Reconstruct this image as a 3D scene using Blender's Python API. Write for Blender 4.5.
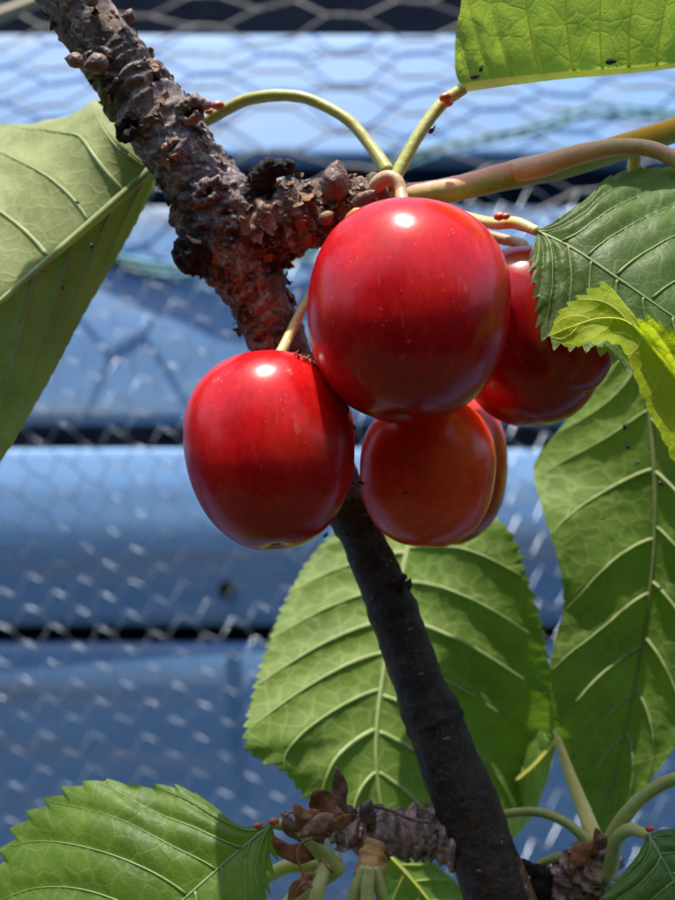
import bpy, math, random
import numpy as np
from mathutils import Vector, Matrix, Quaternion

for o in list(bpy.data.objects):
    bpy.data.objects.remove(o)
scene = bpy.context.scene
COL = scene.collection
R = random.Random(11)

# ------------------------------------------------------------------ camera, sky, sun
F = 1100.0            # focal length in photo pixels (photo 675 x 900)
CAMZ = 1300.0         # camera height above ground, mm
cd = bpy.data.cameras.new('camera')
cam = bpy.data.objects.new('camera', cd)
COL.objects.link(cam)
cam.location = (0, 0, CAMZ * .001)
cam.rotation_euler = (math.pi / 2, 0, 0)
cd.sensor_fit = 'VERTICAL'
cd.sensor_height = 24.0
cd.lens = 24.0 * F / 900.0
cd.clip_start = .005
cd.clip_end = 200
cd.dof.use_dof = True
cd.dof.focus_distance = .130
cd.dof.aperture_fstop = cd.lens / 1.8       # a 1.8 mm wide pupil, as in a phone's lens
scene.camera = cam

SUN = Vector((-.07, -.06, .99)).normalized()
world = bpy.data.worlds.new('World')
scene.world = world
world.use_nodes = True
wn = world.node_tree.nodes
wl = world.node_tree.links
wn.clear()
wo = wn.new('ShaderNodeOutputWorld')
wb = wn.new('ShaderNodeBackground')
sk = wn.new('ShaderNodeTexSky')
sk.sky_type = 'NISHITA'
sk.sun_disc = False
sk.sun_elevation = math.asin(SUN.z)
sk.sun_rotation = math.atan2(SUN.x, SUN.y)
sk.air_density = 1.0
sk.dust_density = 1.6
wl.new(sk.outputs[0], wb.inputs[0])
wb.inputs[1].default_value = .15
wl.new(wb.outputs[0], wo.inputs[0])
sd = bpy.data.lights.new('sun', 'SUN')
sd.energy = 3.6
sd.angle = math.radians(.55)
sd.color = (1, .95, .86)
sun = bpy.data.objects.new('sun', sd)
COL.objects.link(sun)
sun.rotation_euler = (-SUN).to_track_quat('-Z', 'Y').to_euler()
sun.location = (0, 0, 3)
scene.view_settings.view_transform = 'Standard'
scene.view_settings.look = 'None'
scene.view_settings.gamma = 1
scene.view_settings.exposure = 1.03
scene.render.engine = 'CYCLES'
scene.cycles.max_bounces = 7
scene.cycles.transmission_bounces = 4
scene.cycles.caustics_reflective = False
scene.cycles.caustics_refractive = False


# ------------------------------------------------------------------ helpers
def W(px, py, d):
    """Point (mm) whose place in the photo is px, py at depth d mm."""
    return np.array(((px - 337.5) / F * d, d, (450.0 - py) / F * d + CAMZ))


def hash3(ix, iy, iz, seed):
    h = (ix * 374761393 + iy * 668265263 + iz * 2147483647 + seed * 1274126177) & 0xffffffff
    h = ((h ^ (h >> 13)) * 1274126177) & 0xffffffff
    h = ((h ^ (h >> 16)) * 2246822519) & 0xffffffff
    return ((h ^ (h >> 15)) & 0xffff) / 32767.5 - 1.0


def noise(p, scale=1.0, seed=0):
    p = np.asarray(p, float) * scale
    i = np.floor(p).astype(np.int64)
    f = p - i
    u = f * f * (3 - 2 * f)
    r = 0
    for dx in (0, 1):
        for dy in (0, 1):
            for dz in (0, 1):
                w = (u[..., 0] if dx else 1 - u[..., 0]) * (u[..., 1] if dy else 1 - u[..., 1]) * (u[..., 2] if dz else 1 - u[..., 2])
                r = r + w * hash3(i[..., 0] + dx, i[..., 1] + dy, i[..., 2] + dz, seed)
    return r


def fbm(p, scale=1.0, octs=4, seed=0, gain=.5):
    a, r = 1.0, 0
    for k in range(octs):
        r = r + a * noise(p, scale * 2 ** k, seed + k)
        a *= gain
    return r


def ridge(p, scale=1.0, octs=3, seed=0):
    a, r = 1.0, 0
    for k in range(octs):
        r = r + a * (1 - 2 * np.abs(noise(p, scale * 2 ** k, seed + k)))
        a *= .5
    return r


def terrace(p, scale, steps, seed, sharp=6.):
    x = fbm(p, scale, 3, seed) * steps
    i = np.floor(x)
    return (i + np.clip((x - i) * sharp, 0, 1)) / steps


def spline(pts, n):
    """Catmull-Rom through pts (rows of any width), n samples evenly spaced along it."""
    P = np.asarray(pts, float)
    if len(P) == 2:
        t = np.linspace(0, 1, n)[:, None]
        return P[0] * (1 - t) + P[1] * t
    Q = np.vstack([2 * P[0] - P[1], P, 2 * P[-1] - P[-2]])
    out = []
    for k in range(1, len(Q) - 2):
        t = np.linspace(0, 1, 40, endpoint=False)[:, None]
        a, b, c, e = Q[k - 1], Q[k], Q[k + 1], Q[k + 2]
        out.append(.5 * (2 * b + (c - a) * t + (2 * a - 5 * b + 4 * c - e) * t ** 2 + (3 * b - a - 3 * c + e) * t ** 3))
    out.append(Q[-2][None])
    S = np.vstack(out)
    L = np.r_[0, np.cumsum(np.linalg.norm(np.diff(S[:, :3], axis=0), axis=1))]
    u = np.linspace(0, L[-1], n)
    return np.stack([np.interp(u, L, S[:, j]) for j in range(S.shape[1])], 1)


def pix_path(pts):
    """[(px, py, d, ...radius px)] -> rows of x, y, z (and radius in mm)."""
    rows = []
    for q in pts:
        w = W(*q[:3])
        rows.append(list(w) + ([q[3] * q[2] / F] if len(q) > 3 else []))
    return rows


def frames(C):
    T = np.gradient(C, axis=0)
    T /= np.linalg.norm(T, axis=1)[:, None] + 1e-12
    U = np.zeros_like(T)
    a = np.array((0, 0, 1.0)) if abs(T[0][2]) < .8 else np.array((1.0, 0, 0))
    u = a - T[0] * (a @ T[0])
    U[0] = u / np.linalg.norm(u)
    for i in range(1, len(T)):
        u = U[i - 1] - T[i] * (U[i - 1] @ T[i])
        U[i] = u / (np.linalg.norm(u) + 1e-12)
    return T, U, np.cross(T, U)


def grid_faces(n, m, wrap=True, off=0):
    f = []
    mm = m if wrap else m - 1
    for i in range(n - 1):
        for j in range(mm):
            j2 = (j + 1) % m
            f.append((off + i * m + j, off + i * m + j2, off + (i + 1) * m + j2, off + (i + 1) * m + j))
    return f


def tube(rows, n, m, disp=None, caps=True):
    """rows of x y z r (mm) -> verts, faces. disp(P, N, s, th, r) gives a radial offset in mm."""
    S = spline(rows, n)
    C, r = S[:, :3], S[:, 3]
    T, U, V = frames(C)
    th = np.linspace(0, 2 * math.pi, m, endpoint=False)
    N = U[:, None, :] * np.cos(th)[None, :, None] + V[:, None, :] * np.sin(th)[None, :, None]
    rr = np.repeat(r[:, None], m, 1)
    P = C[:, None, :] + N * rr[..., None]
    if disp:
        s = np.r_[0, np.cumsum(np.linalg.norm(np.diff(C, axis=0), axis=1))]
        rr = rr + disp(P, N, np.repeat(s[:, None], m, 1), np.repeat(th[None], n, 0), rr)
        P = C[:, None, :] + N * rr[..., None]
    v = P.reshape(-1, 3)
    f = grid_faces(n, m)
    if caps:
        v = np.vstack([v, C[0] - T[0] * r[0] * .3, C[-1] + T[-1] * r[-1] * .3])
        a, b = n * m, n * m + 1
        f += [(a, (j + 1) % m, j) for j in range(m)]
        f += [(b, (n - 1) * m + j, (n - 1) * m + (j + 1) % m) for j in range(m)]
    return v, f, (P, N, C)


def mesh_from(name, v, f, mat, uv=None, smooth=True):
    me = bpy.data.meshes.new(name)
    me.from_pydata((np.asarray(v) * .001).tolist(), [], f)
    if smooth:
        me.polygons.foreach_set('use_smooth', [True] * len(me.polygons))
    if uv is not None:
        l = me.uv_layers.new(name='UVMap')
        idx = np.zeros(len(me.loops), dtype=np.int32)
        me.loops.foreach_get('vertex_index', idx)
        l.data.foreach_set('uv', np.asarray(uv)[idx].ravel())
    if mat:
        me.materials.append(mat)
    me.update()
    return me


BASE = {}


def thing(name, label, cat, base, group=None, kind=None):
    o = bpy.data.objects.new(name, None)
    COL.objects.link(o)
    o.empty_display_size = .004
    b = np.asarray(base, float)
    o.location = (b * .001).tolist()
    BASE[o.name] = b
    if kind:
        o['kind'] = kind
    else:
        o['label'] = label
        o['category'] = cat
    if group:
        o['group'] = group
    return o


def part(name, v, f, mat, parent, uv=None, smooth=True, label=None):
    """A mesh (world mm) that is a part of parent."""
    b = BASE[parent.name]
    me = mesh_from(name, np.asarray(v) - b, f, mat, uv, smooth)
    o = bpy.data.objects.new(name, me)
    COL.objects.link(o)
    o.parent = parent
    BASE[o.name] = b
    if label:
        o['label'] = label
    return o


def piece(name, me, parent, loc, rot, scale):
    """A small piece with shared mesh data, placed at loc (world mm)."""
    o = bpy.data.objects.new(name, me)
    COL.objects.link(o)
    o.parent = parent
    o.location = ((np.asarray(loc) - BASE[parent.name]) * .001).tolist()
    o.rotation_mode = 'QUATERNION'
    o.rotation_quaternion = rot
    o.scale = scale
    return o


def solo(name, label, cat, me, loc, rot=None, scale=(1, 1, 1), group=None):
    o = bpy.data.objects.new(name, me)
    COL.objects.link(o)
    o.location = (np.asarray(loc) * .001).tolist()
    if rot is not None:
        o.rotation_mode = 'QUATERNION'
        o.rotation_quaternion = rot
    o.scale = scale
    o['label'] = label
    o['category'] = cat
    if group:
        o['group'] = group
    return o


# ------------------------------------------------------------------ materials
class NT:
    def __init__(self, name):
        self.m = bpy.data.materials.new(name)
        self.m.use_nodes = True
        self.n = self.m.node_tree.nodes
        self.l = self.m.node_tree.links
        self.n.clear()
        self.out = self.n.new('ShaderNodeOutputMaterial')
        self.tc = self.n.new('ShaderNodeTexCoord')

    def _set(self, node, key, val):
        if val is None:
            return
        if hasattr(val, 'is_output'):
            self.l.new(val, node.inputs[key])
        else:
            node.inputs[key].default_value = val

    def noise(self, scale, detail=4, rough=.55, vec=None, dist=0):
        n = self.n.new('ShaderNodeTexNoise')
        self.l.new(vec or self.tc.outputs['Object'], n.inputs['Vector'])
        n.inputs['Scale'].default_value = scale
        n.inputs['Detail'].default_value = detail
        n.inputs['Roughness'].default_value = rough
        n.inputs['Distortion'].default_value = dist
        return n.outputs['Fac']

    def vor(self, scale, feature='F1', vec=None, out='Distance', rand=1):
        n = self.n.new('ShaderNodeTexVoronoi')
        n.feature = feature
        self.l.new(vec or self.tc.outputs['Object'], n.inputs['Vector'])
        n.inputs['Scale'].default_value = scale
        n.inputs['Randomness'].default_value = rand
        return n.outputs[out]

    def mapping(self, vec=None, scale=(1, 1, 1), rot=(0, 0, 0)):
        n = self.n.new('ShaderNodeMapping')
        self.l.new(vec or self.tc.outputs['Object'], n.inputs['Vector'])
        n.inputs['Scale'].default_value = scale
        n.inputs['Rotation'].default_value = rot
        return n.outputs[0]

    def ramp(self, fac, stops):
        n = self.n.new('ShaderNodeValToRGB')
        self.l.new(fac, n.inputs[0])
        e = n.color_ramp.elements
        while len(e) > 1:
            e.remove(e[-1])
        for i, (p, c) in enumerate(stops):
            k = e[0] if i == 0 else e.new(p)
            k.position = p
            c = (c, c, c) if not hasattr(c, '__len__') else c
            k.color = (*c[:3], 1)
        return n.outputs[0]

    def mix(self, fac, a, b, mode='MIX'):
        n = self.n.new('ShaderNodeMix')
        n.data_type = 'RGBA'
        n.blend_type = mode
        n.clamp_result = True
        self._set(n, 0, fac)
        for key, val in ((6, a), (7, b)):
            if not hasattr(val, 'is_output'):
                val = (*val[:3], 1)
            self._set(n, key, val)
        return n.outputs[2]

    def math(self, op, a, b=None, c=None):
        n = self.n.new('ShaderNodeMath')
        n.operation = op
        for i, x in enumerate((a, b, c)):
            self._set(n, i, x)
        return n.outputs[0]

    def sep(self, vec):
        n = self.n.new('ShaderNodeSeparateXYZ')
        self.l.new(vec, n.inputs[0])
        return n.outputs

    def bump(self, h, strength=.4, dist=.0002, normal=None):
        n = self.n.new('ShaderNodeBump')
        self.l.new(h, n.inputs['Height'])
        n.inputs['Strength'].default_value = strength
        n.inputs['Distance'].default_value = dist
        if normal is not None:
            self.l.new(normal, n.inputs['Normal'])
        return n.outputs[0]

    def bsdf(self, color, rough=.5, normal=None, **kw):
        n = self.n.new('ShaderNodeBsdfPrincipled')
        self._set(n, 'Base Color', color if hasattr(color, 'is_output') else (*color, 1))
        self._set(n, 'Roughness', rough)
        if normal is not None:
            self.l.new(normal, n.inputs['Normal'])
        for k, v in kw.items():
            self._set(n, k.replace('_', ' '), v)
        return n.outputs[0]

    def done(self, sh):
        self.l.new(sh, self.out.inputs['Surface'])
        return self.m


def leaf_mat(name, dark, light, vein, trans, tw=.42, rough=.45, cell=620, vein_amt=.35, spec=.4, bumpd=.00025, tline=.3):
    t = NT(name)
    big = t.noise(95, 4)
    col = t.mix(t.ramp(big, [(.32, 0.), (.68, 1.)]), dark, light)
    warp = t.n.new('ShaderNodeVectorMath')
    warp.operation = 'ADD'
    nz = t.n.new('ShaderNodeTexNoise')
    t.l.new(t.tc.outputs['Object'], nz.inputs['Vector'])
    nz.inputs['Scale'].default_value = 500
    sc = t.n.new('ShaderNodeVectorMath')
    sc.operation = 'SCALE'
    t.l.new(nz.outputs['Color'], sc.inputs[0])
    sc.inputs['Scale'].default_value = .0009
    t.l.new(t.tc.outputs['Object'], warp.inputs[0])
    t.l.new(sc.outputs[0], warp.inputs[1])
    e1 = t.vor(cell * .55, 'DISTANCE_TO_EDGE', warp.outputs[0])
    e2 = t.vor(cell * 1.9, 'DISTANCE_TO_EDGE', warp.outputs[0])
    l1 = t.ramp(e1, [(0., 1.), (.055, .35), (.12, 0.)])
    l2 = t.ramp(e2, [(0., .5), (.10, 0.)])
    lines = t.math('MAXIMUM', l1, l2)
    la = t.math('MULTIPLY', lines, vein_amt)
    col = t.mix(la, col, vein)
    # few brownish blemishes
    sp = t.noise(330, 2)
    col = t.mix(t.ramp(sp, [(.74, 0.), (.80, .6)]), col, (.10, .07, .02))
    fine = t.noise(2600, 3)
    h = t.math('MULTIPLY_ADD', lines, -.35 if spec > .32 else .3, t.math('MULTIPLY', fine, .25))
    nrm = t.bump(h, .55, bumpd)
    ro = t.math('MULTIPLY_ADD', fine, .25, rough - .1)
    p = t.bsdf(col, ro, nrm, Specular_IOR_Level=spec)
    tr = t.n.new('ShaderNodeBsdfTranslucent')
    tcol = t.mix(t.math('MULTIPLY', lines, tline), t.mix(t.ramp(big, [(.3, 0.), (.7, 1.)]), [c * .8 for c in trans], [c * 1.3 for c in trans]), [c * .55 for c in trans])
    t.l.new(tcol, tr.inputs[0])
    t.l.new(nrm, tr.inputs['Normal'])
    mx = t.n.new('ShaderNodeMixShader')
    mx.inputs[0].default_value = tw
    t.l.new(p, mx.inputs[1])
    t.l.new(tr.outputs[0], mx.inputs[2])
    return t.done(mx.outputs[0])


def simple_mat(name, c1, c2, scale=400, rough=.5, bump=.3, bumpd=.0002, detail=5, **kw):
    t = NT(name)
    f = t.noise(scale, detail)
    col = t.mix(t.ramp(f, [(.35, 0.), (.65, 1.)]), c1, c2)
    return t.done(t.bsdf(col, rough, t.bump(t.noise(scale * 3, 4), bump, bumpd), **kw))


def stem_mat(name, c1, c2, red, amt=.5):
    t = NT(name)
    f = t.noise(160, 3)
    col = t.mix(t.ramp(f, [(.35, 0.), (.65, 1.)]), c1, c2)
    N = t.n.new('ShaderNodeNewGeometry').outputs['Normal']
    up = t.sep(N)[2]
    f2 = t.math('MULTIPLY_ADD', t.noise(90, 2), .9, t.math('MULTIPLY', up, .5))
    col = t.mix(t.ramp(f2, [(.36, 0.), (.78, amt)]), col, red)
    sp = t.vor(1500, 'F1')
    col = t.mix(t.ramp(sp, [(.12, .45), (.3, 0.)]), col, [min(1, c * 1.6) for c in c2])
    return t.done(t.bsdf(col, .42, t.bump(t.noise(900, 3), .35, .00015), Subsurface_Weight=.15,
                         Subsurface_Radius=(.001, .001, .0004), Subsurface_Scale=1.0))


def bark_mat(name, dark, mid, pale, purple, pale_amt=.6, flake=.5, rough=.75):
    t = NT(name)
    f = t.noise(260, 6, .6)
    col = t.mix(t.ramp(f, [(.42, 0.), (.56, 1.)]), dark, mid)
    g = t.noise(130, 5, .6, dist=.6)
    col = t.mix(t.ramp(g, [(.50, 0.), (.56, .8)]), col, purple)
    rust = t.noise(340, 5, .65, dist=.8)
    col = t.mix(t.ramp(rust, [(.58, 0.), (.64, .7 * flake)]), col, (mid[0] * 1.5, mid[1] * 1.25, mid[2] * .95))
    g2 = t.noise(420, 6, .75, dist=1.6)
    col = t.mix(t.ramp(g2, [(.54, 0.), (.60, pale_amt)]), col, pale)
    fine = t.noise(1500, 5, .75)
    col = t.mix(t.ramp(fine, [(.36, .75), (.5, 0.)]), col, [c * .35 for c in dark])
    h = t.math('ADD', t.noise(800, 6, .72), t.math('MULTIPLY', g2, .8))
    return t.done(t.bsdf(col, rough, t.bump(h, .85, .0005), Specular_IOR_Level=.3))


def cherry_mat(name, deep, red, blush, blush_amt=.25, rough=.24, dots=.35, sss=.6):
    t = NT(name)
    a = t.noise(110, 3, .5)
    col = t.mix(t.ramp(a, [(.35, 0.), (.65, 1.)]), deep, red)
    b = t.noise(75, 4, .6, dist=.4)
    col = t.mix(t.ramp(b, [(.48, 0.), (.72, blush_amt)]), col, blush)
    fine = t.noise(900, 5, .7)
    col = t.mix(t.ramp(fine, [(.35, .35), (.6, 0.)]), col, [c * .55 for c in deep])
    v = t.vor(1050, 'F1')
    pick = t.noise(260, 2)
    dot = t.math('MULTIPLY', t.ramp(v, [(.06, 1.), (.17, 0.)]), t.ramp(pick, [(.40, 0.), (.58, dots * 1.5)]))
    col = t.mix(dot, col, (.78, .16, .07))
    st = t.noise(520, 4, .6, vec=t.mapping(scale=(2.4, 2.4, .5)))
    col = t.mix(t.ramp(st, [(.5, 0.), (.72, .12)]), col, [min(1, c * 1.1 + .02) for c in blush])
    # a few faint pale scars
    sc = t.noise(330, 3, .6, vec=t.mapping(scale=(1.8, 1.8, .55)))
    col = t.mix(t.ramp(sc, [(.66, 0.), (.72, .35)]), col, (.55, .16, .10))
    h = t.math('MULTIPLY_ADD', t.noise(420, 3), .8, t.math('MULTIPLY', t.noise(2400, 2), .12))
    nrm = t.bump(h, .18, .00022)
    ro = t.math('MULTIPLY_ADD', t.noise(240, 4), .12, rough - .06)
    return t.done(t.bsdf(col, ro, nrm, Subsurface_Weight=sss, Subsurface_Radius=(.0065, .0009, .0005),
                         Subsurface_Scale=1.0, Specular_IOR_Level=.36))


M = {}
M['under'] = leaf_mat('leaf_underside_green', (.095, .165, .022), (.165, .250, .038), (.34, .42, .12), (.20, .33, .015), tw=.42, rough=.55, spec=.3, vein_amt=.6, cell=560)
M['under_pale'] = leaf_mat('leaf_underside_pale', (.20, .23, .075), (.34, .365, .15), (.45, .47, .22), (.24, .36, .02), tw=.30, rough=.6, spec=.25)
M['under_glow'] = leaf_mat('leaf_underside_thin', (.10, .19, .025), (.15, .26, .04), (.30, .42, .12), (.36, .47, .05), tw=.60, rough=.5, spec=.3, vein_amt=.15, tline=.08)
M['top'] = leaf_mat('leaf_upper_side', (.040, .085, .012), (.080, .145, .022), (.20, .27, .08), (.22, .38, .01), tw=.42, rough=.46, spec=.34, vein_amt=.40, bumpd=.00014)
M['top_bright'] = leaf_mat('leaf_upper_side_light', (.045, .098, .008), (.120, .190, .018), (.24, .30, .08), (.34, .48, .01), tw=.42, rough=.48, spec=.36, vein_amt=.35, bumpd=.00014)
M['young'] = leaf_mat('leaf_young_yellow_green', (.30, .38, .012), (.42, .48, .02), (.46, .54, .06), (.62, .74, .02), tw=.58, rough=.55, spec=.2, vein_amt=.12)
def vein_mat(name, c1, c2, tr, w):
    t = NT(name)
    col = t.mix(t.ramp(t.noise(300, 4), [(.35, 0.), (.65, 1.)]), c1, c2)
    p = t.bsdf(col, .5, t.bump(t.noise(900, 3), .2, .0002))
    b = t.n.new('ShaderNodeBsdfTranslucent')
    b.inputs[0].default_value = (*tr, 1)
    mx = t.n.new('ShaderNodeMixShader')
    mx.inputs[0].default_value = w
    t.l.new(p, mx.inputs[1])
    t.l.new(b.outputs[0], mx.inputs[2])
    return t.done(mx.outputs[0])


M['vein'] = vein_mat('leaf_vein', (.38, .46, .17), (.50, .57, .26), (.5, .65, .15), .35)
M['vein_dim'] = vein_mat('leaf_vein_muted', (.26, .36, .09), (.34, .44, .15), (1., 1., .5), .9)
M['vein_top'] = vein_mat('leaf_vein_upper', (.20, .30, .09), (.30, .38, .15), (.4, .55, .1), .3)
M['petiole'] = stem_mat('petiole_green', (.34, .40, .07), (.44, .48, .13), (.45, .22, .10), .25)
M['petiole_pale'] = stem_mat('petiole_pale', (.52, .49, .14), (.64, .58, .24), (.55, .28, .15), .3)
M['petiole_yellow'] = stem_mat('petiole_yellow', (.66, .58, .12), (.78, .68, .22), (.60, .36, .12), .3)
M['stalk_pink'] = stem_mat('stalk_pink', (.50, .46, .14), (.62, .52, .22), (.80, .42, .28), .8)
M['shoot'] = stem_mat('shoot_pink_green', (.24, .38, .05), (.36, .46, .10), (.82, .36, .26), 1.0)
M['stalk'] = stem_mat('cherry_stalk', (.42, .33, .15), (.52, .40, .22), (.50, .20, .12), .5)
M['gland'] = simple_mat('petiole_gland', (.45, .06, .02), (.60, .16, .05), 900, .35, .2)
M['bark_up'] = bark_mat('bark_weathered', (.060, .042, .034), (.23, .165, .125), (.56, .52, .48), (.22, .175, .18), .9, .4)
M['bark_rough'] = bark_mat('bark_rough_spur', (.050, .030, .020), (.27, .165, .095), (.54, .42, .32), (.15, .11, .095), .75, .6, .8)
M['bark_low'] = bark_mat('bark_dark_smooth', (.020, .010, .005), (.062, .030, .014), (.13, .075, .04), (.034, .020, .015), .5, .4, .33)
M['bark_pink'] = bark_mat('bark_ringed_spur', (.20, .10, .065), (.58, .36, .25), (.80, .64, .52), (.42, .28, .22), .8, .5, .8)
M['bark_dead'] = bark_mat('bark_dead_black', (.010, .007, .006), (.035, .018, .012), (.09, .05, .035), (.02, .015, .015), .4, .6, .8)
M['flake'] = simple_mat('bark_flake_brown', (.16, .07, .035), (.36, .20, .11), 350, .75, .8, .0004)
M['flake_grey'] = simple_mat('bark_flake_grey', (.10, .07, .06), (.30, .23, .19), 350, .75, .8, .0004)
M['lenticel'] = simple_mat('lenticel', (.22, .11, .05), (.38, .22, .12), 700, .8, .6, .0003)
M['bud'] = simple_mat('bud_brown', (.10, .05, .035), (.24, .14, .10), 420, .5, .7, .0005)
M['scale'] = simple_mat('bud_scale_rust', (.20, .06, .022), (.40, .16, .06), 300, .6, .6, .0004)
M['orange'] = simple_mat('bud_collar_orange', (.40, .15, .03), (.55, .30, .08), 350, .5, .4)
M['aphid'] = simple_mat('aphid_black', (.008, .007, .006), (.02, .015, .012), 800, .3, .2)
M['aphid_red'] = simple_mat('aphid_brown', (.03, .015, .01), (.07, .03, .02), 800, .35, .2)
M['calyx'] = simple_mat('calyx_scar', (.14, .06, .02), (.26, .15, .05), 1200, .7, .6)
M['c1'] = cherry_mat('cherry_skin_crimson', (.46, .004, .008), (.66, .007, .010), (.62, .06, .02), .22)
M['c2'] = cherry_mat('cherry_skin_scarlet', (.50, .005, .008), (.70, .009, .010), (.66, .08, .02), .22)
M['c3'] = cherry_mat('cherry_skin_orange', (.90, .055, .022), (.95, .095, .032), (.95, .26, .05), .4, dots=.2, sss=.9)
M['c4'] = cherry_mat('cherry_skin_orange_red', (.50, .03, .012), (.66, .06, .02), (.62, .20, .04), .4)
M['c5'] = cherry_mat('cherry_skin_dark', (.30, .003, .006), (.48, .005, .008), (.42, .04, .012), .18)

# painted boards
t = NT('blue_painted_wood')
vec = t.mapping(scale=(.16, 1, 1))
g = t.noise(55, 6, .65, vec)
w1 = t.noise(20, 6, .65, t.mapping(scale=(.16, 1, 1.8)))
col = t.mix(t.ramp(g, [(.3, 0.), (.7, 1.)]), (.14, .29, .55), (.20, .37, .63))
col = t.mix(t.ramp(w1, [(.54, 0.), (.66, .6)]), col, (.36, .38, .40))
g3 = t.noise(230, 5, .7, vec)
col = t.mix(t.ramp(g3, [(.62, 0.), (.72, .4)]), col, (.22, .27, .36))
M['board'] = t.done(t.bsdf(col, t.math('MULTIPLY_ADD', g, .25, .50), t.bump(t.math('ADD', g, t.math('MULTIPLY', g3, .4)), .25, .0008), Specular_IOR_Level=.45))
M['gap_shade'] = simple_mat('painted_gap_shade', (.004, .006, .012), (.007, .010, .018), 40, .9, .2, Specular_IOR_Level=0.)  # near-black navy paints the shade seen between the boards
M['wire'] = simple_mat('galvanised_wire', (.20, .24, .30), (.34, .38, .44), 300, .27, .2, Metallic=.85)
M['wire_dull'] = simple_mat('weathered_wire', (.16, .155, .15), (.28, .27, .25), 300, .5, .2, Metallic=.5)
M['nail'] = simple_mat('nail_dark', (.006, .006, .007), (.014, .012, .012), 300, .9, .3, Specular_IOR_Level=0.)
M['twine'] = simple_mat('teal_twine', (.10, .30, .30), (.20, .42, .40), 200, .7, .5)
M['straw'] = simple_mat('dry_straw', (.45, .38, .25), (.58, .50, .36), 150, .7, .4)
t = NT('garden_soil_grass')
f1 = t.noise(6, 8, .7)
f2 = t.noise(45, 6, .7)
col = t.mix(t.ramp(f1, [(.42, 0.), (.58, 1.)]), (.07, .06, .035), (.045, .075, .018))
col = t.mix(t.ramp(f2, [(.3, .5), (.7, 0.)]), col, (.03, .03, .015))
M['ground'] = t.done(t.bsdf(col, .9, t.bump(f2, .8, .02)))

# ------------------------------------------------------------------ ground
n = 60
xs = np.linspace(-1, 1, n)
gx = np.sign(xs) * np.abs(xs) ** 3 * 60000
X, Y = np.meshgrid(gx, gx, indexing='ij')
Z = fbm(np.stack([X, Y, 0 * X], -1), 1 / 900., 4, 5) * 18
me = mesh_from('ground', np.stack([X, Y, Z], -1).reshape(-1, 3), [tuple(reversed(q)) for q in grid_faces(n, n, False)], M['ground'])
g = bpy.data.objects.new('ground', me)
COL.objects.link(g)
g['kind'] = 'structure'

# ------------------------------------------------------------------ unseen hedges, added to block the low sky and horizon mirrored in the cherries
M['hedge'] = leaf_mat('added_hedge_leaf', (.020, .050, .010), (.05, .10, .02), (.08, .14, .04), (.10, .22, .02), tw=.3, rough=.5, cell=60)
M['added_hedge_wood'] = simple_mat('added_hedge_wood', (.012, .012, .006), (.03, .028, .015), 20, .9, .5, .01)


def hedge(label, x0, y0, x1, y1, height, seed):
    rr = np.random.RandomState(seed)
    a, b = np.array((x0, y0, 0.)), np.array((x1, y1, 0.))
    root = thing('added_hedge', label, 'hedge', (a + b) / 2)
    L = np.linalg.norm(b - a)
    ex = (b - a) / L
    ey = np.array((-ex[1], ex[0], 0))
    n, m = 60, 40
    th = np.linspace(0, 2 * math.pi, m, endpoint=False)
    xs = np.linspace(0, L, n)
    P = np.zeros((n, m, 3))
    cy = 300 * np.sign(np.cos(th)) * np.abs(np.cos(th)) ** .4
    cz = height / 2 + (height / 2 - 40) * np.sign(np.sin(th)) * np.abs(np.sin(th)) ** .4
    P[:] = a + xs[:, None, None] * ex + cy[None, :, None] * ey + cz[None, :, None] * np.array((0, 0, 1.))
    dd = fbm(P, 1 / 420., 4, seed) * 110
    P += dd[..., None] * (np.cos(th)[None, :, None] * ey + np.sin(th)[None, :, None] * np.array((0, 0, 1.)))
    part('branches', P.reshape(-1, 3), grid_faces(n, m), M['added_hedge_wood'], root)
    k = 14000
    i, j = rr.randint(0, n - 1, k), rr.randint(0, m, k)
    c = P[i, j] + rr.normal(0, 45, (k, 3))
    u = rr.normal(0, 1, (k, 3))
    u /= np.linalg.norm(u, axis=1)[:, None]
    w = np.cross(u, rr.normal(0, 1, (k, 3)))
    w /= np.linalg.norm(w, axis=1)[:, None]
    sz = rr.uniform(28, 55, (k, 1))
    v = np.stack([c - u * sz, c + w * sz * .5, c + u * sz, c - w * sz * .5], 1).reshape(-1, 3)
    o = part('foliage', v, [(4 * q, 4 * q + 1, 4 * q + 2, 4 * q + 3) for q in range(k)], M['hedge'], root, smooth=False)
    o['kind'] = 'stuff'


hedge('tall dark green hedge, unseen, added behind the camera to block the low sky', -4600, -2300, 4600, -2300, 3000, 3)
hedge('dark green hedge, unseen, added on the left side to block the horizon', -3300, -3000, -3300, 2300, 1900, 4)
hedge('dark green hedge, unseen, added on the right side to block the horizon', 3300, -3000, 3300, 2300, 1900, 5)

# ------------------------------------------------------------------ blue boards behind
fence = thing('board_screen', 'blurred blue painted horizontal board screen behind the cherries', 'board screen', (0, 470, 0))


def ray_step(y0, z0, py1, tilt):
    """Go up from (y0, z0) leaning back by tilt until the line of sight of row py1."""
    k = (450 - py1) / F
    s, c = math.sin(math.radians(tilt)), math.cos(math.radians(tilt))
    q = (k * y0 - z0) / (c - k * s)
    return y0 + s * q, z0 + c * q


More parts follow.
